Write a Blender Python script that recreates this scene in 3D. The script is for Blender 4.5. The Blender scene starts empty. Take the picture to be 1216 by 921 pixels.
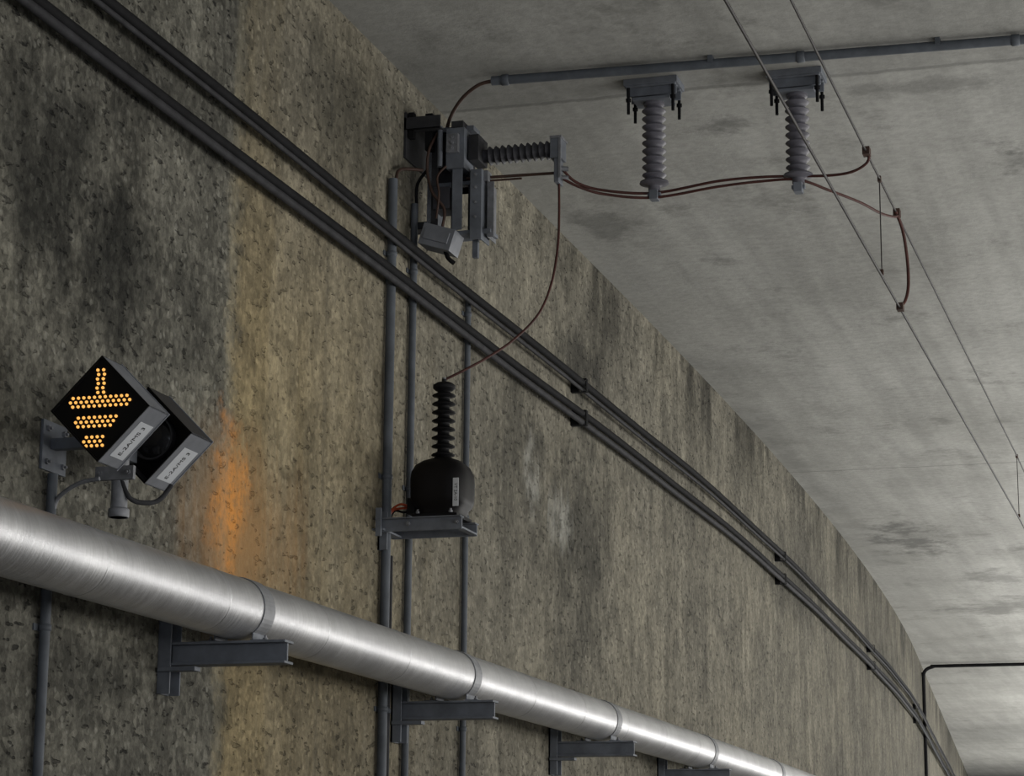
import bpy, math, random
from mathutils import Vector, Matrix, Euler
random.seed(3)
scn=bpy.context.scene
scn.view_settings.view_transform='Standard'
scn.view_settings.look='None'
ZC=6.0
def wx(Y):
    if Y<=15: return 0.0
    if Y<=40: return -0.0017*(Y-15)**2
    return -1.0625-0.085*(Y-40)

# ------------------------------------------------------------ node helper
class NM:
    def __init__(s,name):
        s.m=bpy.data.materials.new(name); s.m.use_nodes=True
        s.nt=s.m.node_tree; s.b=s.nt.nodes['Principled BSDF']
        s.tc=s.nt.nodes.new('ShaderNodeTexCoord').outputs['Object']
    def _in(s,sock,v):
        if v is None: return
        if isinstance(v,bpy.types.NodeSocket): s.nt.links.new(v,sock)
        else:
            if isinstance(v,(tuple,list)) and len(v)==3 and sock.type=='RGBA': v=(*v,1)
            sock.default_value=v
    def math(s,op,a,b=None,c=None,clamp=False):
        n=s.nt.nodes.new('ShaderNodeMath'); n.operation=op; n.use_clamp=clamp
        s._in(n.inputs[0],a); s._in(n.inputs[1],b)
        if c is not None: s._in(n.inputs[2],c)
        return n.outputs[0]
    def vec(s,op,a,b=None):
        n=s.nt.nodes.new('ShaderNodeVectorMath'); n.operation=op
        s._in(n.inputs[0],a)
        if b is not None: s._in(n.inputs[1],b)
        return n.outputs['Value'] if op=='LENGTH' else n.outputs['Vector']
    def noise(s,scale=1,detail=4,rough=.55,stretch=None,off=None,dist=0):
        v=s.tc
        if stretch: v=s.vec('MULTIPLY',v,stretch)
        if off: v=s.vec('ADD',v,off)
        n=s.nt.nodes.new('ShaderNodeTexNoise'); s.nt.links.new(v,n.inputs['Vector'])
        n.inputs['Scale'].default_value=scale; n.inputs['Detail'].default_value=detail
        n.inputs['Roughness'].default_value=rough; n.inputs['Distortion'].default_value=dist
        return n.outputs['Fac']
    def voro(s,scale,feature='F1',stretch=None):
        v=s.tc
        if stretch: v=s.vec('MULTIPLY',v,stretch)
        n=s.nt.nodes.new('ShaderNodeTexVoronoi'); n.feature=feature
        s.nt.links.new(v,n.inputs['Vector']); n.inputs['Scale'].default_value=scale
        return n
    def rng(s,v,a,b,c=0,d=1,smooth=True):
        n=s.nt.nodes.new('ShaderNodeMapRange')
        if smooth: n.interpolation_type='SMOOTHSTEP'
        s._in(n.inputs['Value'],v)
        for k,x in zip(('From Min','From Max','To Min','To Max'),(a,b,c,d)): n.inputs[k].default_value=x
        return n.outputs['Result']
    def ramp(s,f,stops):
        n=s.nt.nodes.new('ShaderNodeValToRGB'); s._in(n.inputs[0],f)
        e=n.color_ramp.elements
        while len(e)<len(stops): e.new(.5)
        for el,(p,c) in zip(e,stops): el.position=p; el.color=(*c,1)
        return n.outputs[0]
    def mix(s,f,a,b,bl='MIX'):
        n=s.nt.nodes.new('ShaderNodeMix'); n.data_type='RGBA'; n.blend_type=bl
        s._in(n.inputs[0],f); s._in(n.inputs[6],a); s._in(n.inputs[7],b)
        return n.outputs[2]
    def scale(s,col,val):
        n=s.nt.nodes.new('ShaderNodeVectorMath'); n.operation='SCALE'
        s._in(n.inputs[0],col); s._in(n.inputs['Scale'],val)
        return n.outputs['Vector']
    def xyz(s):
        n=s.nt.nodes.new('ShaderNodeSeparateXYZ'); s.nt.links.new(s.tc,n.inputs[0]); return n.outputs
    def blob(s,c,rad,soft=.5,nz=None,amp=2.2):
        """soft elliptical mask at world centre c with radii rad, edge broken up by noise"""
        v=s.vec('SUBTRACT',s.tc,c); v=s.vec('DIVIDE',v,rad); l=s.vec('LENGTH',v)
        if nz is not None: l=s.math('ADD',l,s.math('MULTIPLY',s.math('SUBTRACT',nz,.5),amp))
        return s.rng(l,1.0,1.0-soft)
    def bump(s,h,st=.5,d=.02):
        n=s.nt.nodes.new('ShaderNodeBump'); n.inputs['Strength'].default_value=st; n.inputs['Distance'].default_value=d
        s._in(n.inputs['Height'],h); s.nt.links.new(n.outputs[0],s.b.inputs['Normal'])
    def out(s,col=None,rough=None,metal=None,spec=None):
        s._in(s.b.inputs['Base Color'],col); s._in(s.b.inputs['Roughness'],rough); s._in(s.b.inputs['Metallic'],metal)
        if spec is not None: s.b.inputs['Specular IOR Level'].default_value=spec
        return s.m

def simple(name,col,rough=.6,metal=0,var=.25,scale=14,bump=0,spec=.4):
    n=NM(name); f=n.noise(scale,3,.6)
    c=n.ramp(f,[(.3,tuple(x*(1-var) for x in col)),(.7,tuple(min(1,x*(1+var)) for x in col))])
    if bump: n.bump(n.noise(scale*6,2,.6),bump,.002)
    return n.out(c,rough,metal,spec)

# ------------------------------------------------------------ wall material
def wall_mat():
    n=NM('rough_concrete_wall'); x,Y,Z=n.xyz()
    big=n.noise(.75,5,.65,off=(3,1,2))
    med=n.noise(4.2,5,.72)
    fine=n.noise(30,3,.7)
    pitn=n.noise(18,2,.55,stretch=(1,.7,1.6),off=(5,0,1))
    streak=n.noise(1.7,5,.68,stretch=(1,1.4,.15),off=(0,5,0),dist=.8)
    c=n.ramp(big,[(.30,(.108,.101,.082)),(.48,(.158,.147,.117)),(.60,(.186,.172,.135)),(.75,(.225,.208,.160))])
    c=n.scale(c,n.rng(med,.3,.7,.70,1.30))
    v=n.voro(30); sep=n.nt.nodes.new('ShaderNodeSeparateColor'); n.nt.links.new(v.outputs['Color'],sep.inputs[0])
    right=n.rng(n.math('ADD',Y,n.math('MULTIPLY',n.math('SUBTRACT',med,.5),.5)),8.9,9.1)
    left=n.math('SUBTRACT',1,right)
    lrough=n.rng(left,0,1,.62,1.05)      # section left of the joint has exposed aggregate
    agg=n.math('MULTIPLY',n.math('SUBTRACT',sep.outputs[0],.5),n.math('MULTIPLY',lrough,.60))
    c=n.scale(c,n.math('ADD',agg,1.0))
    peb=n.math('MULTIPLY',n.rng(sep.outputs[1],.80,.86),n.rng(v.outputs['Distance'],.50,.25))
    c=n.mix(n.math('MULTIPLY',peb,n.math('MULTIPLY',lrough,.50)),c,(.36,.34,.28))
    pz=n.rng(big,.62,.42,.35,1)
    pit=n.math('MULTIPLY',n.rng(pitn,.60,.68),pz)
    c=n.mix(n.math('MULTIPLY',pit,n.math('MULTIPLY',lrough,.85)),c,(.022,.021,.018))
    fn=n.math('ADD',1,n.math('MULTIPLY',n.math('SUBTRACT',fine,.5),n.math('MULTIPLY',lrough,1.8)))
    c=n.scale(c,fn)
    c=n.scale(c,n.rng(streak,.30,.68,.76,1.18))
    c=n.mix(n.math('MULTIPLY',left,.85),c,(.70,.73,.77),'MULTIPLY')
    # warm limewater band right of the joint
    wob=n.math('ADD',Y,n.math('MULTIPLY',n.math('SUBTRACT',streak,.5),2.6))
    band=n.math('MULTIPLY',n.math('MULTIPLY',right,n.rng(wob,12.4,9.2)),n.rng(Z,5.6,3.9,.22,1))
    c=n.mix(n.math('MULTIPLY',band,.75),c,(1.36,1.18,.84),'MULTIPLY')
    band2=n.math('MULTIPLY',right,n.rng(wob,9.8,9.2))
    c=n.mix(n.math('MULTIPLY',band2,.4),c,(1.20,1.12,.92),'MULTIPLY')
    nz=n.noise(2.4,5,.72,off=(4,4,4),stretch=(1,1,.8))
    def dark(cn,rad,a,soft=.85):
        nonlocal c
        c=n.mix(n.math('MULTIPLY',n.blob(cn,rad,soft,nz,3.2),a),c,(.20,.21,.22),'MULTIPLY')
    dark((0,8.0,4.15),(1,.9,.38),.75); dark((0,7.3,4.35),(1,.9,.55),.70)
    dark((0,8.3,4.95),(1,.6,.35),.5); dark((0,7.9,2.55),(1,.5,.25),.6); dark((0,8.95,2.5),(1,.4,.18),.6)
    dark((0,14.6,5.22),(1,.9,.25),.7); dark((0,14.6,4.1),(1,1.1,.85),.65); dark((0,13.1,4.35),(1,.6,.7),.5)
    dark((0,10.4,5.45),(1,1.3,.42),.55)
    dark((-.1,23,4.9),(1,3,.5),.45); dark((-.6,33,5.0),(1.5,3.5,.6),.5)
    # dirt washed down from the slab joint
    tn=n.noise(1.5,4,.6,stretch=(1,.9,.3),off=(0,11,0))
    topm=n.math('MULTIPLY',n.math('MULTIPLY',n.rng(Z,5.1,5.95),n.rng(tn,.47,.60)),n.rng(Y,12,16))
    c=n.mix(n.math('MULTIPLY',topm,.75),c,(.17,.17,.16),'MULTIPLY')
    c=n.scale(c,n.rng(Y,14,34,1.0,.62))  # far wall painted darker, standing in for less light reaching it
    # white lime drips
    for cn,rad in (((0,13.45,4.25),(1,.26,.26)),((0,14.2,4.12),(1,.32,.22))):
        mk=n.math('MULTIPLY',n.blob(cn,rad,.9,streak,4.0),n.rng(med,.34,.60))
        c=n.mix(n.math('MULTIPLY',mk,.50),c,(.46,.46,.42))
    # orange patch with a stronger orange core
    om=n.math('MULTIPLY',n.blob((0,9.18,3.26),(1,.95,.58),1.0,streak,1.4),n.rng(med,.3,.6,.5,1))
    c=n.mix(n.math('MULTIPLY',om,.85),c,(.36,.205,.085))
    om2=n.math('MULTIPLY',n.blob((0,9.02,3.33),(1,.26,.46),1.0,med,2.4),n.rng(fine,.3,.55,.35,1))
    c=n.mix(n.math('MULTIPLY',om2,.95),c,(.74,.31,.07))
    # formwork joint lines
    jn=n.math('ADD',Y,n.math('MULTIPLY',n.math('SUBTRACT',med,.5),.08))
    j=n.math('ABSOLUTE',n.math('SUBTRACT',jn,8.97)); jm=n.rng(j,.06,.01)
    c=n.mix(n.math('MULTIPLY',jm,.25),c,(.30,.27,.19))
    j2=n.math('ABSOLUTE',n.math('SUBTRACT',n.math('MODULO',n.math('ADD',jn,3.75),3.95),1.975)); j2m=n.rng(j2,.03,.008)
    c=n.mix(n.math('MULTIPLY',j2m,.22),c,(.05,.05,.044))
    h=n.math('ADD',med,n.math('MULTIPLY',fine,.42))
    h=n.math('SUBTRACT',h,n.math('MULTIPLY',n.rng(pitn,.60,.68),.6))
    n.bump(h,.8,.025)
    return n.out(c,.92,0,.2)

def ceil_mat():
    n=NM('board_marked_concrete_ceiling'); x,Y,Z=n.xyz()
    big=n.noise(.45,5,.65)
    board=n.noise(2.2,4,.6,stretch=(2.2,.16,1))
    fine=n.noise(14,4,.7)
    c=n.ramp(big,[(.3,(.275,.275,.257)),(.55,(.365,.365,.345)),(.75,(.42,.42,.40))])
    c=n.scale(c,n.rng(board,.3,.7,.87,1.09))
    c=n.scale(c,n.rng(fine,.3,.7,.90,1.09))
    nz=n.noise(2.1,6,.75,off=(2,2,2),stretch=(.7,.6,1))
    sm=n.math('MULTIPLY',n.rng(nz,.53,.72),.62)
    c=n.mix(sm,c,(.14,.14,.128))
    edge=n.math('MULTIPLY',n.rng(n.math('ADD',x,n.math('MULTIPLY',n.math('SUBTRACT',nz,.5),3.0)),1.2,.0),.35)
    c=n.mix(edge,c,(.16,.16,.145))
    for cn,rad,a in (((.55,27.5,6),(.5,1.6,1),.7),((1.46,12.3,6),(.22,.15,1),.6),((2.94,13.4,6),(.18,.42,1),.7),
                     ((.3,14.0,6),(.25,.6,1),.5),((0.9,34,6),(1.0,1.2,1),.45),((.0,24,6),(.30,8,1),.3),((1.2,31,6),(.4,.8,1),.4),((2.6,12.0,6),(.8,.15,1),.4)):
        c=n.mix(n.math('MULTIPLY',n.blob(cn,rad,1.0,nz,5.0),a),c,(.08,.08,.075))
    jy=n.math('ADD',Y,n.math('MULTIPLY',n.math('SUBTRACT',board,.5),.08))
    dj=n.math('ABSOLUTE',n.math('SUBTRACT',n.math('MODULO',n.math('ADD',jy,5.1),11.2),5.6))
    j=n.rng(dj,.035,.008)
    c=n.mix(n.math('MULTIPLY',j,.35),c,(.10,.10,.095))
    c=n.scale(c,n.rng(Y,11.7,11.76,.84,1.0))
    n.bump(n.math('SUBTRACT',fine,n.math('MULTIPLY',j,.6)),.4,.010)
    return n.out(c,.85,0,.25)

def duct_mat():
    n=NM('galvanised_spiral_duct'); x,Y,Z=n.xyz()
    ring=n.noise(1,3,.7,stretch=(9,130,9))
    c=n.ramp(n.noise(3,3,.6),[(.3,(.46,.46,.475)),(.7,(.60,.60,.61))])
    c=n.scale(c,n.rng(ring,.3,.7,.88,1.08))
    n.bump(ring,.35,.003)
    return n.out(c,n.rng(ring,.3,.7,.40,.52),.9,.5)

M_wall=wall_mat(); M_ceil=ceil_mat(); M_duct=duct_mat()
M_floor=simple('ballast_grey_floor',(.16,.155,.145),.95,0,.4,20,.8,.1)
M_rwall=simple('plain_concrete',(.26,.25,.23),.9,0,.25,3,0,.2)
M_steel=simple('painted_grey_steel',(.145,.158,.182),.6,.1,.25,9,.1)
M_strap=simple('galvanised_strap',(.26,.265,.28),.55,.35,.2,16)
M_galv=simple('dull_galvanised',(.20,.205,.22),.55,.3,.3,16)
M_conduit=simple('grey_pvc_conduit',(.085,.095,.110),.6,0,.25,8,0,.3)
M_black=simple('black_cable_sheath',(.010,.010,.011),.8,0,.3,10,0,.1)
M_dgrey=simple('weathered_cable_sheath',(.034,.034,.037),.75,0,.3,10,0,.15)
M_resin=simple('dark_resin',(.004,.0035,.004),.55,0,.3,8,0,.2)
M_cap=simple('black_cap',(.005,.005,.006),.6,0,.2,8,0,.2)
M_ins=simple('grey_porcelain',(.105,.102,.120),.5,0,.2,12,0,.3)
M_insd=simple('dark_polymer_insulator',(.045,.045,.052),.55,0,.2,12,0,.25)
M_red=simple('red_brown_cable',(.058,.019,.015),.6,0,.3,14,0,.3)
M_brown=simple('oxidised_copper',(.055,.030,.022),.6,.1,.3,14)
M_wire=simple('contact_wire_copper',(.036,.032,.032),.6,.1,.25,6)
M_orange=simple('orange_lead',(.40,.06,.02),.5,0,.1,8)
M_white=simple('white_label',(.55,.57,.60),.6,0,.06,6)
M_ink=simple('label_ink',(.02,.02,.02),.7,0,.05,6)
M_alu=simple('sign_aluminium',(.22,.23,.255),.5,.3,.15,10)
M_aludk=simple('sign_dark_enamel',(.03,.03,.034),.5,.1,.15,10)
M_face=simple('sign_black_face',(.003,.003,.003),.4,0,.1,10,0,.2)
M_lens=simple('unlit_lens',(.012,.012,.014),.15,0,.1,10,0,.5)
def emis(name,col,st):
    n=NM(name); n.b.inputs['Emission Color'].default_value=(*col,1); n.b.inputs['Emission Strength'].default_value=st
    return n.out((.02,.01,.005),.5,0)
M_led=emis('amber_led',(1,.48,.11),1.15)

# ------------------------------------------------------------ mesh builder
class B:
    def __init__(s,name): s.n=name; s.v=[]; s.f=[]; s.mi=[]; s.sm=[]; s.mats=[]
    def _m(s,m):
        if m not in s.mats: s.mats.append(m)
        return s.mats.index(m)
    def add(s,vs,fs,m,smooth=False):
        o=len(s.v); s.v+= [tuple(p) for p in vs]; k=s._m(m)
        for f in fs: s.f.append([i+o for i in f]); s.mi.append(k); s.sm.append(smooth)
    def box(s,lo,hi,m,rot=None):
        lo=Vector(lo);hi=Vector(hi); c=(lo+hi)/2; h=(hi-lo)/2
        R=Euler(rot).to_matrix() if rot else Matrix.Identity(3)
        vs=[c+R@Vector((h.x*a,h.y*b,h.z*d)) for d in(-1,1) for b in(-1,1) for a in(-1,1)]
        s.add(vs,[(0,2,3,1),(4,5,7,6),(0,1,5,4),(2,6,7,3),(0,4,6,2),(1,3,7,5)],m)
    def lathe(s,base,axis,prof,m,seg=28):
        base=Vector(base); a=Vector(axis).normalized()
        e=a.orthogonal().normalized(); g=a.cross(e); vs=[];fs=[]
        for r,z in prof:
            for i in range(seg):
                t=2*math.pi*i/seg; vs.append(base+a*z+(e*math.cos(t)+g*math.sin(t))*max(r,1e-4))
        for k in range(len(prof)-1):
            for i in range(seg):
                j=(i+1)%seg; fs.append((k*seg+i,k*seg+j,(k+1)*seg+j,(k+1)*seg+i))
        s.add(vs,fs,m,True)
        n=len(prof)-1
        s.add(vs[:seg],[tuple(reversed(range(seg)))],m); s.add(vs[n*seg:],[tuple(range(seg))],m)
    def cyl(s,p,q,r,m,seg=16):
        p=Vector(p);q=Vector(q); s.lathe(p,q-p,[(r,0),(r,(q-p).length)],m,seg)
    def tube(s,pts,r,m,seg=10,sub=8):
        P=[Vector(p) for p in pts]
        if sub>1 and len(P)>2:
            Q=[]
            for i in range(len(P)-1):
                p0=P[max(i-1,0)];p1=P[i];p2=P[i+1];p3=P[min(i+2,len(P)-1)]
                for k in range(sub):
                    t=k/sub; Q.append(.5*((2*p1)+(p2-p0)*t+(2*p0-5*p1+4*p2-p3)*t*t+(3*p1-p0-3*p2+p3)*t**3))
            Q.append(P[-1]); P=Q
        vs=[];fs=[]; e=None
        for i,p in enumerate(P):
            d=(P[min(i+1,len(P)-1)]-P[max(i-1,0)]).normalized()
            if e is None: e=d.orthogonal().normalized()
            e=(e-d*e.dot(d)).normalized(); g=d.cross(e)
            for k in range(seg):
                t=2*math.pi*k/seg; vs.append(p+(e*math.cos(t)+g*math.sin(t))*r)
        for i in range(len(P)-1):
            for k in range(seg):
                j=(k+1)%seg; fs.append((i*seg+k,i*seg+j,(i+1)*seg+j,(i+1)*seg+k))
        s.add(vs,fs,m,True)
        s.add(vs[:seg],[tuple(reversed(range(seg)))],m); s.add(vs[-seg:],[tuple(range(seg))],m)
    def bolt(s,p,axis,r=.011,h=.010,m=None):
        s.lathe(p,axis,[(r,0),(r,h)],m or M_galv,6); s.lathe(Vector(p)+Vector(axis).normalized()*h,axis,[(r*.5,0),(r*.5,h)],m or M_galv,8)
    def done(s,bevel=0):
        me=bpy.data.meshes.new(s.n); me.from_pydata(s.v,[],s.f)
        for m in s.mats: me.materials.append(m)
        me.polygons.foreach_set('material_index',s.mi); me.polygons.foreach_set('use_smooth',s.sm); me.update()
        o=bpy.data.objects.new(s.n,me); scn.collection.objects.link(o)
        if bevel:
            b=o.modifiers.new('bevel','BEVEL'); b.width=bevel; b.segments=2; b.limit_method='ANGLE'; b.angle_limit=math.radians(50)
        return o
def ribbed(n,z0,z1,rc,rr):
    """alternating shed profile for insulators"""
    p=[];L=(z1-z0)/n
    for i in range(n):
        z=z0+i*L
        p+=[(rc,z),(rc,z+L*.30),(rr*.96,z+L*.46),(rr,z+L*.54),(rr*.90,z+L*.66),(rc*1.15,z+L*.86)]
    p.append((rc,z1)); return p
def label_text(parent,txt,loc,rot,size):
    c=bpy.data.curves.new('label_text','FONT'); c.body=txt; c.size=size; c.align_x='CENTER'; c.align_y='CENTER'; c.extrude=.0004
    o=bpy.data.objects.new('label_text',c); scn.collection.objects.link(o); c.materials.append(M_ink)
    o.matrix_world=Matrix.Translation(loc)@rot.to_4x4(); o.parent=parent

# ------------------------------------------------------------ tunnel shell
w=B('wall_left')
ys=[-6]+[-5+i for i in range(0,101)]
zs=[0,1.5,3,4.5,ZC]
vs=[];fs=[]
for y in ys:
    for z in zs: vs.append((wx(y),y,z))
    vs.append((wx(y)-.4,y,ZC)); vs.append((wx(y)-.4,y,0))
m=len(zs)+2
for i in range(len(ys)-1):
    for k in range(m):
        k2=(k+1)%m; fs.append((i*m+k,(i+1)*m+k,(i+1)*m+k2,i*m+k2))
fs.append(tuple(range(m))); fs.append(tuple(reversed(range((len(ys)-1)*m,len(ys)*m))))
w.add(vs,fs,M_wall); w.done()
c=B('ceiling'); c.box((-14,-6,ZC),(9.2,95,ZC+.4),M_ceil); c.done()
f=B('floor'); f.box((-14,-6,-.3),(9.2,95,0),M_floor); f.done()
rw=B('wall_right'); rw.box((8.8,-6,0),(9.2,95,ZC),M_rwall); rw.done()

# ------------------------------------------------------------ ventilation duct
DX,DZ,DR=.30,2.846,.121
d=B('galvanised_duct')
def dpath(y): return Vector((wx(y)+DX,y,DZ))
segY=[-4+i*.5 for i in range(0,140)]
d.tube([dpath(y) for y in segY],DR,M_duct,64,1)
yy=2.0
while yy<60:
    p=dpath(yy); q=dpath(yy+.012)
    d.lathe(p,q-p,[(DR,0),(DR+.0015,.003),(DR+.0015,.009),(DR,.012)],M_duct,64); yy+=1.02
d.done()
def bracket(Y):
    b=B('duct_support_bracket'); x0=wx(Y)
    zt=DZ-DR-.008
    b.box((x0,Y-.05,zt-.20),(x0+.012,Y+.05,zt+.09),M_steel)
    b.box((x0,Y-.05,zt-.20),(x0+.055,Y-.042,zt+.09),M_steel)
    b.box((x0,Y+.042,zt-.20),(x0+.055,Y+.05,zt+.09),M_steel)
    # I-beam arm
    b.box((x0+.04,Y-.045,zt-.010),(x0+.53,Y+.045,zt),M_steel)
    b.box((x0+.04,Y-.045,zt-.090),(x0+.53,Y+.045,zt-.080),M_steel)
    b.box((x0+.04,Y-.006,zt-.082),(x0+.525,Y+.006,zt-.008),M_steel)
    b.box((x0+.012,Y-.075,zt-.115),(x0+.17,Y-.02,zt-.098),M_steel)
    # saddle strap round the duct with feet
    n=36; Rs=DR+.001
    vs=[];fs=[]
    for i in range(n+1):
        t=math.radians(-50+ (360-80)*i/n)
        for (rr,yo) in((Rs,.0),(Rs,.105),(Rs+.004,.105),(Rs+.004,.0)):
            vs.append((x0+DX+rr*math.cos(t),Y+yo,DZ+rr*math.sin(t)))
    for i in range(n):
        for k in range(4):
            fs.append((i*4+k,i*4+(k+1)%4,(i+1)*4+(k+1)%4,(i+1)*4+k))
    b.add(vs,fs,M_strap)
    for sx in(-1,1):
        b.box((x0+DX+sx*.105-.035,Y-.01,zt),(x0+DX+sx*.105+.035,Y+.115,zt+.007),M_steel)
        b.box((x0+DX+sx*.080-.003,Y-.01,zt),(x0+DX+sx*.080+.003,Y+.115,zt+.035),M_steel)
        b.bolt((x0+DX+sx*.115,Y+.035,zt+.007),(0,0,1))
    for z in(zt-.16,zt+.055): b.bolt((x0+.012,Y,z),(1,0,0))
    b.done(.002)
for Y in (5.75,8.44,11.12,13.95,16.8,19.6,22.4): bracket(Y)

# ------------------------------------------------------------ longitudinal cables
def drop(y):
    t=min(1,max(0,(y-17)/12)); return -.08*t*t*(3-2*t)
def run(name,off,Z,r,mat,jig=.005,y0=-5,y1=80):
    b=B(name); pts=[]; y=y0
    while y<y1:
        pts.append((wx(y)+off,y,Z+drop(y)+jig*math.sin(y*1.4+Z*9)+.008*math.sin(y*.37+Z*30))); y+=.5
    b.tube(pts,r,mat,10,1); b.done()
run('power_cable',.080,4.845,.022,M_black)
run('power_cable',.078,4.797,.019,M_dgrey)
run('power_cable',.080,5.052,.022,M_black)
run('power_cable',.078,5.010,.012,M_dgrey)
for Y in (2.5,14.4,21.9,29.5,38):
    b=B('cable_cleat'); x0=wx(Y)
    for z0,z1 in((4.775,4.87),(4.995,5.078)):
        z0+=drop(Y);z1+=drop(Y)
        b.box((x0,Y-.025,z0),(x0+.05,Y+.025,z1),M_black)
        b.box((x0,Y-.02,z1-.001),(x0+.104,Y+.02,z1+.003),M_black); b.box((x0,Y-.02,z0-.003),(x0+.104,Y+.02,z0+.001),M_black)
        b.box((x0+.102,Y-.02,z0),(x0+.106,Y+.02,z1),M_black)
    b.done()

# ------------------------------------------------------------ vertical conduits
def vcond(Y,z0,z1,r,mat=M_conduit,off=None,clips=True):
    b=B('cable_conduit'); x=wx(Y)+(off or r+.006)
    b.cyl((x,Y,z0),(x,Y,z1),r,mat,16)
    z=z0+.35
    while clips and z<z1-.1:
        b.lathe((x,Y,z),(0,0,1),[(r,0),(r+.004,.002),(r+.004,.022),(r,.024)],M_conduit,16)
        b.box((wx(Y),Y-.045,z),(wx(Y)+.006,Y+.045,z+.024),M_conduit); b.box((wx(Y),Y-.01,z),(x,Y+.01,z+.024),M_conduit); z+=1.15
    z=z0+1.0
    while z<z1-.2:
        b.lathe((x,Y,z),(0,0,1),[(r,0),(r+.004,.004),(r+.004,.07),(r,.074)],mat,16); z+=1.9
    b.done()
vcond(10.87,.0,5.36,.024); vcond(10.97,.0,3.43,.013,M_dgrey); vcond(11.22,.0,5.33,.019); vcond(12.15,.0,5.10,.017)
vcond(7.42,.0,3.21,.019)

# ------------------------------------------------------------ far conduit over the vault
b=B('conduit_arch'); Y=41.5; x0=wx(Y)+.04
pts=[(x0,Y,.0),(x0,Y,3),(x0,Y,5.6),(x0,Y,5.78),(x0+.05,Y,5.89),(x0+.18,Y,5.94),(x0+.4,Y,5.95),(2,Y,5.95),(8.7,Y,5.95)]
b.tube(pts,.030,M_black,10,6); b.done()

# ------------------------------------------------------------ ceiling conduit
b=B('ceiling_conduit'); zc=ZC-.036
b.cyl((.45,11.20,zc),(8.7,11.62,zc),.025,M_conduit,16)
for X in (.50,2.05,3.12,4.6,6.2,7.8):
    Y=11.20+(X-.45)*.42/8.25
    b.lathe((X,Y,zc),(1,.05,0),[(.025,0),(.030,.004),(.030,.04),(.025,.044)],M_conduit,16)
for X in (1.6,2.75,3.95,5.4,7.0):
    Y=11.20+(X-.45)*.42/8.25
    b.box((X,Y-.035,zc),(X+.025,Y+.035,ZC),M_conduit)
b.tube([(.46,11.2,zc),(.38,11.2,5.95),(.29,11.22,5.90),(.22,11.25,5.83),(.18,11.28,5.76),(.165,11.3,5.68)],.010,M_brown,10,8)
b.done()

# ------------------------------------------------------------ post insulators on ceiling
def post_ins(X,Y):
    b=B('post_insulator')
    b.box((X-.145,Y-.09,ZC-.035),(X+.145,Y+.09,ZC),M_steel)
    for s in(-1,1):
        b.box((X-.135,Y+s*.055-.006,ZC-.09),(X+.135,Y+s*.055+.006,ZC-.035),M_steel)
        b.box((X-.135,Y+s*.055-.03,ZC-.045),(X+.135,Y+s*.055+.03,ZC-.035),M_steel)
    b.box((X-.10,Y-.07,ZC-.115),(X+.10,Y+.07,ZC-.098),M_steel)
    for sx in(-1,1):
        for sy in(-1,1):
            b.cyl((X+sx*.12,Y+sy*.075,ZC-.19),(X+sx*.12,Y+sy*.075,ZC-.03),.0085,M_black,8)
            b.bolt((X+sx*.12,Y+sy*.075,ZC-.105),(0,0,-1),.016,.016,M_black)
    z0=ZC-.115
    b.lathe((X,Y,z0),(0,0,-1),[(.055,0),(.055,.015),(.040,.02)]+ribbed(9,.022,.42,.042,.065)+[(.045,.422),(.075,.436),(.078,.446),(.05,.452),(.032,.46),(.032,.485)],M_ins,32)
    b.box((X-.022,Y-.03,z0-.535),(X+.022,Y+.03,z0-.483),M_steel)
    b.box((X-.035,Y-.014,z0-.515),(X+.035,Y+.014,z0-.495),M_steel)
    b.done(.002)
post_ins(1.24,11.55); post_ins(1.99,11.62)

# ------------------------------------------------------------ overhead wires
def line(name,X,Z,r,y0=-5,y1=90):
    b=B(name); pts=[]; y=y0
    while y<=y1:
        pts.append((X+wx(y)*.9*min(1,max(0,(y-20)/10)),y,Z)); y+=1
    b.tube(pts,r,M_wire,8,1); b.done()
line('overhead_messenger_wire',2.352,5.525,.0062)
line('overhead_contact_wire',2.345,5.0,.0068)
def dropper(Y):
    b=B('dropper_wire'); X=2.35+wx(Y)*.9*min(1,max(0,(Y-20)/10))
    b.cyl((X,Y,5.0),(X,Y,5.525),.0032,M_wire,8)
    b.box((X-.009,Y-.015,5.0),(X+.009,Y+.015,5.025),M_brown); b.box((X-.009,Y-.015,5.51),(X+.009,Y+.015,5.54),M_brown); b.done()
for Y in(4,12.05,20.1,28.2,36): dropper(Y)

# ------------------------------------------------------------ jumper cables
b=B('jumper_cable')
b.tube([(.80,11.32,5.49),(.86,11.38,5.43),(.98,11.46,5.40),(1.24,11.55,5.390),(1.57,11.57,5.432),(1.80,11.6,5.445),(1.99,11.62,5.44),(2.15,11.62,5.43),(2.27,11.62,5.44),(2.35,11.61,5.48),(2.365,11.58,5.53)],.0075,M_red,10,8)
b.box((2.335,11.54,5.505),(2.372,11.60,5.545),M_brown)
b.done()
b=B('jumper_cable')
b.tube([(.80,11.30,5.435),(.88,11.35,5.395),(1.0,11.44,5.370),(1.24,11.54,5.362),(1.57,11.57,5.402),(1.80,11.6,5.422),(1.99,11.62,5.42),(2.13,11.75,5.39),(2.25,12.0,5.39),(2.32,12.3,5.41),(2.36,12.55,5.46),(2.352,12.72,5.525)],.0075,M_red,10,8)
b.tube([(2.352,12.66,5.525),(2.375,12.76,5.44),(2.385,12.84,5.30),(2.385,12.86,5.15),(2.37,12.82,5.05),(2.345,12.76,5.0)],.009,M_red,10,8)
b.box((2.335,12.67,5.505),(2.372,12.73,5.545),M_brown); b.box((2.328,12.75,4.985),(2.365,12.81,5.025),M_brown)
b.done()
b=B('transformer_lead')
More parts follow.
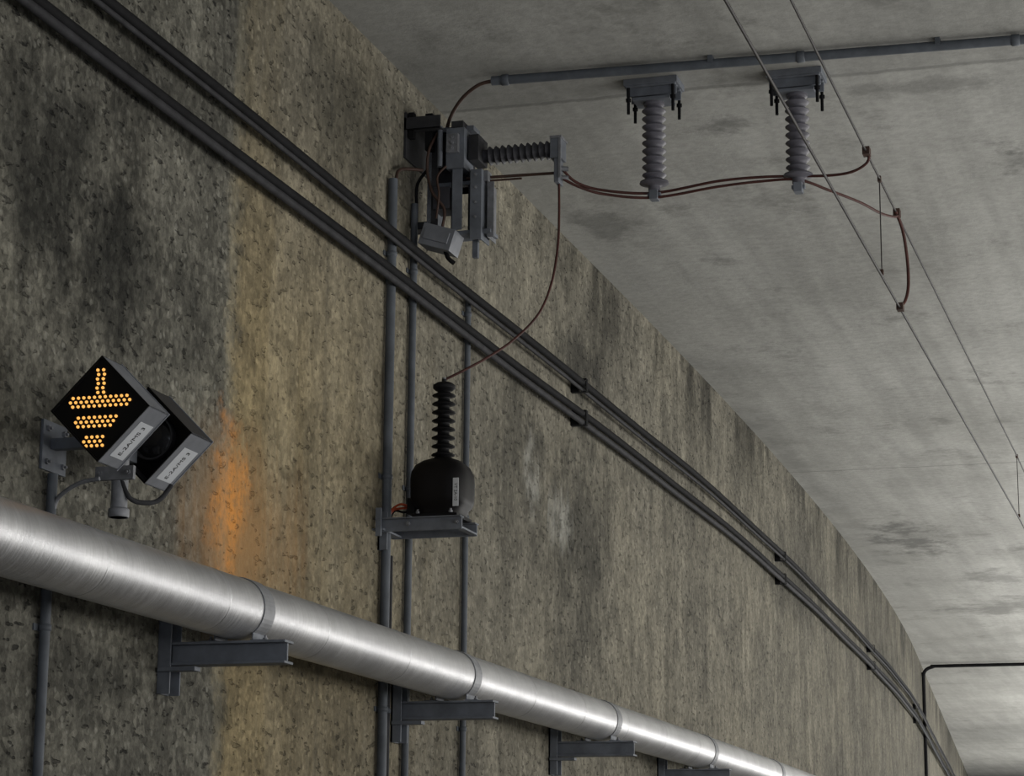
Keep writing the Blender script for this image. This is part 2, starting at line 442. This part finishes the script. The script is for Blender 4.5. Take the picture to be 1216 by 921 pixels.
b.tube([(.79,11.3,5.42),(.792,11.3,5.25),(.785,11.3,5.06),(.765,11.25,4.85),(.71,11.2,4.68),(.61,11.1,4.53),(.50,11.0,4.42),(.40,10.93,4.345),(.315,10.9,4.298)],.0065,M_red,10,8)
b.done()

# ------------------------------------------------------------ disconnector switch
b=B('disconnector_switch'); Y=11.3
b.box((0,Y-.20,5.55),(.014,Y+.20,5.80),M_dgrey)                # wall plate
b.box((0,Y-.20,5.70),(.20,Y-.188,5.77),M_dgrey); b.box((0,Y-.20,5.70),(.20,Y-.14,5.708),M_dgrey)
b.box((0,Y+.15,5.70),(.22,Y+.162,5.77),M_dgrey)
b.box((.02,Y-.19,5.66),(.05,Y-.15,5.80),M_black); b.box((.10,Y-.15,5.60),(.14,Y-.06,5.80),M_black)
b.box((.0,Y-.05,5.20),(.11,Y+.05,5.24),M_dgrey)
b.box((.10,Y-.10,5.20),(.125,Y+.12,5.74),M_steel)              # vertical frame left
b.box((.10,Y-.10,5.20),(.16,Y-.09,5.74),M_dgrey)
b.box((.215,Y-.14,5.49),(.315,Y+.02,5.71),M_steel)             # mechanism housing
b.box((.225,Y-.17,5.57),(.29,Y-.14,5.67),M_galv)
b.box((.235,Y-.12,5.71),(.30,Y-.02,5.755),M_dgrey)
for z in(5.59,5.62,5.65): b.bolt((.258,Y-.17,z),(0,-1,0),.010,.008)
b.cyl((.185,Y-.15,5.50),(.185,Y-.15,5.72),.014,M_steel,12)
b.box((.325,Y-.10,5.54),(.38,Y+.06,5.68),M_dgrey)
b.box((.12,Y-.06,5.72),(.34,Y+.05,5.745),M_steel)
b.box((.12,Y-.06,5.42),(.40,Y+.10,5.44),M_steel)
b.box((.24,Y-.12,5.16),(.30,Y-.112,5.50),M_steel)              # channel legs
b.box((.24,Y-.12,5.16),(.248,Y-.04,5.50),M_steel)
b.box((.31,Y-.05,5.16),(.33,Y+.03,5.50),M_dgrey)
b.box((.40,Y-.12,5.10),(.408,Y+.02,5.48),M_steel); b.box((.345,Y-.125,5.10),(.408,Y-.115,5.48),M_steel)
b.box((.425,Y-.08,5.12),(.432,Y+.06,5.42),M_galv); b.box((.432,Y-.08,5.12),(.462,Y-.073,5.42),M_galv)
b.box((.24,Y-.10,5.14),(.45,Y+.04,5.16),M_steel)
b.box((.14,Y-.12,5.28),(.23,Y+.02,5.40),M_insd)
b.box((.13,Y-.02,5.42),(.30,Y+.10,5.72),M_dgrey)
for z in(5.22,5.30,5.38,5.45): b.bolt((.375,Y-.125,z),(0,-1,0),.009,.006)
b.box((.09,Y-.17,5.06),(.27,Y-.02,5.175),M_alu,(0,math.radians(18),0)) # motor box, tilted
b.box((.11,Y-.18,5.09),(.25,Y-.168,5.15),M_alu,(0,math.radians(18),0))
b.tube([(.20,Y-.1,5.08),(.22,Y-.1,5.02),(.25,Y-.08,4.99)],.012,M_black,8,6)
b.box((.33,Y-.03,5.03),(.36,Y,5.14),M_steel)
# horizontal insulator arm
b.lathe((.375,Y,5.585),(1,0,.01),[(.035,0),(.035,.02)]+ribbed(10,.022,.37,.036,.052)+[(.035,.372),(.035,.40)],M_insd,28)
b.box((.755,Y-.05,5.53),(.815,Y+.05,5.645),M_steel); b.box((.775,Y-.045,5.40),(.80,Y+.045,5.54),M_steel)
b.box((.80,Y-.055,5.42),(.815,Y-.045,5.64),M_galv); b.box((.755,Y-.06,5.635),(.82,Y+.06,5.648),M_galv)
b.cyl((.30,Y-.05,5.455),(.79,Y-.02,5.455),.008,M_brown,10)     # blade
b.cyl((.35,Y-.05,5.435),(.60,Y-.04,5.435),.006,M_brown,8)
b.box((.395,Y-.09,5.425),(.43,Y-.02,5.48),M_galv)
for z in(5.485,5.435): b.cyl((.79,Y,z),(.835,Y+.02,z),.013,M_galv,10)
# wiring
b.tube([(.165,Y-.12,5.70),(.13,Y-.16,5.60),(.12,Y-.16,5.48),(.15,Y-.16,5.36),(.21,Y-.14,5.27),(.20,Y-.14,5.17)],.008,M_brown,8,8)
b.tube([(.22,Y-.15,5.50),(.18,Y-.17,5.44),(.19,Y-.17,5.34),(.17,Y-.15,5.22)],.006,M_brown,8,8)
b.tube([(.035,10.90,5.365),(.035,10.93,5.42),(.04,11.02,5.46),(.10,11.12,5.48)],.009,M_brown,8,8)
b.tube([(.035,11.22,5.335),(.04,11.22,5.44),(.10,11.22,5.52)],.009,M_black,8,8)
b.done(.002)

# ------------------------------------------------------------ voltage transformer on its shelf
b=B('voltage_transformer'); X,Y=.312,10.9; zs_=3.585
b.box((0,Y-.07,3.44),(.012,Y+.07,3.63),M_steel); b.box((0,Y-.07,3.44),(.05,Y-.06,3.63),M_steel)
for sy in(-1,1):
    b.box((.01,Y+sy*.12-.005,zs_-.065),(.455,Y+sy*.12+.005,zs_),M_steel)
    b.box((.01,Y+sy*.12-.03,zs_-.006),(.455,Y+sy*.12+.03,zs_),M_steel)
b.box((.0,Y-.15,zs_-.06),(.06,Y+.15,zs_-.05),M_steel); b.box((.42,Y-.12,zs_-.06),(.455,Y+.12,zs_-.05),M_steel)
b.box((.02,Y-.16,zs_-.09),(.05,Y-.15,zs_+.05),M_steel)
for x in(.18,.43): b.bolt((x,Y-.125,zs_-.03),(0,-1,0))
b.box((X-.115,Y-.12,zs_),(X+.115,Y+.12,zs_+.018),M_cap)
rings=[(.110,.018),(.116,.05),(.134,.07),(.142,.10),(.144,.19),(.140,.232),(.124,.268),(.094,.292),(.062,.305),(.042,.314)]
seg=48; vs=[];fs=[]
for k,(r,z) in enumerate(rings):
    e=4.2 if k<6 else 4.2-(k-5)*.5
    for i in range(seg):
        t=2*math.pi*i/seg; cx,sx=math.cos(t),math.sin(t)
        q=(abs(cx)**e+abs(sx)**e)**(-1/e); vs.append((X+r*q*cx,Y+r*q*sx,zs_+z))
for k in range(len(rings)-1):
    for i in range(seg):
        j=(i+1)%seg; fs.append((k*seg+i,k*seg+j,(k+1)*seg+j,(k+1)*seg+i))
fs.append(tuple(range((len(rings)-1)*seg,len(rings)*seg)))
b.add(vs,fs,M_resin,True)
b.lathe((X,Y,zs_+.305),(0,0,1),ribbed(8,0,.345,.030,.060)+[(.034,.347),(.044,.352),(.056,.362),(.056,.378),(.040,.390),(.012,.394),(.012,.41)],M_cap,32)
b.cyl((X,Y,zs_+.70),(X,Y,zs_+.722),.012,M_galv,10)
b.box((X-.165,Y-.06,zs_+.03),(X-.125,Y+.06,zs_+.11),M_cap)
for k in range(3):
    b.tube([(X-.16,Y-.03+k*.03,zs_+.07),(X-.21,Y-.03+k*.03,zs_+.085-k*.015),(X-.26,Y-.02+k*.02,zs_+.06),(.03,Y-.03+k*.01,zs_+.02-k*.02),(.03,Y,zs_-.06)],.006,M_orange if k<2 else M_black,8,8)
for k in(-1,1): b.bolt((X+k*.085,Y-.125,zs_+.018),(0,0,1))
b.box((X+.100,Y-.1438,zs_+.045),(X+.130,Y-.1405,zs_+.185),M_white)
vt=b.done(.002)
label_text(vt,'VT 2A-10',Vector((X+.115,Y-.1442,zs_+.115)),Matrix(((0,1,0),(0,0,-1),(-1,0,0))),.022)

# ------------------------------------------------------------ LED indicator signs
def led_sign(name,cx,Y,cz,half,depth,lit):
    b=B(name); q=math.radians(45); s=half*math.sqrt(2)/2
    R=Euler((0,q,0)).to_matrix()
    def lbox(lo,hi,m):
        lo=Vector(lo);hi=Vector(hi);c=(lo+hi)/2;h=(hi-lo)/2
        c2=Vector((cx,Y,cz))+R@c
        b.box(c2-h,c2+h,m,(0,q,0))
    fy=.004 if lit else .07
    lbox((-s+.004,fy,-s+.004),(s-.004,fy+.008,s-.004),M_face)
    tk=.006
    mu=M_aludk
    lbox((-s,.0,-s),(-s+tk,depth,s),mu); lbox((s-tk,.0,-s),(s,depth,s),M_alu)
    lbox((-s,.0,s-tk),(s,depth,s),M_alu if lit else mu); lbox((-s,.0,-s),(s,depth,-s+tk),mu)
    lbox((-s+tk,depth-.006,-s+tk),(s-tk,depth,s-tk),M_alu)
    for a in(-1,1):
        lbox((a*s-.006 if a>0 else -s,-.004,-s),(s if a>0 else -s+.006,.004,s),M_face)
        lbox((-s,-.004,a*s-.006 if a>0 else -s),(s,.004,s if a>0 else -s+.006),M_face)
    lbox((-s-.003,depth-.012,-s-.003),(s+.003,depth-.006,s+.003),M_alu)
    if lit:
        kx,kz=.00312,.00292; dots=[]
        def row(y,x0,n_,step=6.5):
            for i in range(n_): dots.append((x0+i*step,y))
        for i in range(6): row(-46.5+i*5.4,-6.0+(i%2)*1.2,2,7.0)
        row(-14,-34.5,11); row(-8.8,-37.5,12); row(-3.6,-34.5,11)
        row(10,-27,8); row(15.2,-30,8); row(20.4,-27,7)
        row(33.5,-16,4); row(38.7,-19,4); row(43.9,-16,4)
        for px,py in dots:
            b.lathe((cx+(px+1)*kx,Y+.004,cz-py*kz),(0,-1,0),[(.0055,0),(.0055,.003),(.0042,.006),(.001,.007)],M_led,10)
    else:
        b.lathe((cx,Y+fy,cz),(0,-1,0),[(.085,0),(.085,.035),(.078,.035),(.078,.006)],M_aludk,32)
        b.lathe((cx,Y+fy,cz),(0,-1,0),[(.078,.004),(.06,.014),(.03,.02),(.001,.022)],M_lens,32)
    n1=R@Vector((1,0,0))
    lo=Vector((s,depth*.20,-s*.70)); hi=Vector((s+.0015,depth*.82,s*.50)); lbox(lo,hi,M_white)
    o=b.done(.0015)
    xdir=(R@Vector((0,0,1))).normalized(); zdir=n1.normalized(); ydir=zdir.cross(xdir)
    rot=Matrix((xdir,ydir,zdir)).transposed()
    label_text(o,'E-2A/MS 3',Vector((cx,Y,cz))+R@Vector((s+.002,depth*.51,-.1*s)),rot,.031)
    return o
led_sign('led_earthing_sign',.352,7.12,3.368,.186,.16,True)
led_sign('hooded_signal_lamp',.268,7.66,3.385,.180,.19,False)
b=B('sign_mounting_bracket')
b.box((0,7.36,3.22),(.012,7.54,3.40),M_steel)
b.box((.0,7.42,3.30),(.34,7.46,3.34),M_steel); b.box((.20,7.29,3.28),(.24,7.65,3.33),M_steel)
b.cyl((.24,7.52,3.06),(.24,7.52,3.33),.030,M_galv,20)
b.lathe((.24,7.52,3.06),(0,0,1),[(.036,0),(.038,.004),(.038,.03),(.030,.034)],M_galv,20)
b.box((.16,7.48,3.19),(.31,7.50,3.24),M_galv); b.bolt((.18,7.48,3.215),(0,-1,0)); b.bolt((.29,7.48,3.215),(0,-1,0))
b.tube([(.25,7.50,3.20),(.28,7.52,3.13),(.31,7.58,3.12),(.34,7.64,3.14),(.36,7.69,3.20)],.009,M_dgrey,10,8)
b.tube([(.22,7.40,3.18),(.15,7.40,3.17),(.08,7.41,3.14),(.04,7.42,3.10),(.03,7.42,3.0)],.008,M_galv,10,8)
for z in(3.25,3.37): b.bolt((.012,7.39,z),(1,0,0)); b.bolt((.012,7.51,z),(1,0,0))
b.done(.002)

# ------------------------------------------------------------ lighting: broad unseen area lights, added at right to brighten ceiling and wall
def strip(Y,L,E,Z=3.3,tilt=25,X=7.8,col=(1,.985,.95),wd=2.0):
    li=bpy.data.lights.new('fill_light','AREA'); li.shape='RECTANGLE'; li.size=L; li.size_y=wd; li.energy=E; li.color=col
    o=bpy.data.objects.new('fill_light',li); scn.collection.objects.link(o)
    d=Vector((-math.cos(math.radians(tilt)),0,math.sin(math.radians(tilt))))
    z=-d; x=Vector((0,1,0)); y=z.cross(x)
    o.matrix_world=Matrix.Translation((X,Y,Z))@Matrix((x,y,z)).transposed().to_4x4()
strip(3,8,185,3.0,25); strip(13,9,385,2.6,38); strip(24,9,600,1.8,60,6.5); strip(36,10,1150,1.5,70,6); strip(50,10,1600,1.5,70,5); strip(66,10,1600,1.5,70,4)
wd=bpy.data.worlds.new('world'); scn.world=wd; wd.use_nodes=True
wd.node_tree.nodes['Background'].inputs[0].default_value=(.8,.87,1,1); wd.node_tree.nodes['Background'].inputs[1].default_value=1.0

# ------------------------------------------------------------ camera
R=Matrix(((0.95678,0.05552,0.28548),(0.29071,-0.21003,-0.93347),(0.00813,0.97612,-0.21709)))
cd=bpy.data.cameras.new('camera'); cam=bpy.data.objects.new('camera',cd); scn.collection.objects.link(cam)
cd.sensor_width=36; cd.lens=2800/1216*36; cd.clip_end=300
cam.matrix_world=Matrix.Translation((4,0,1.7))@R.to_4x4()
scn.camera=cam
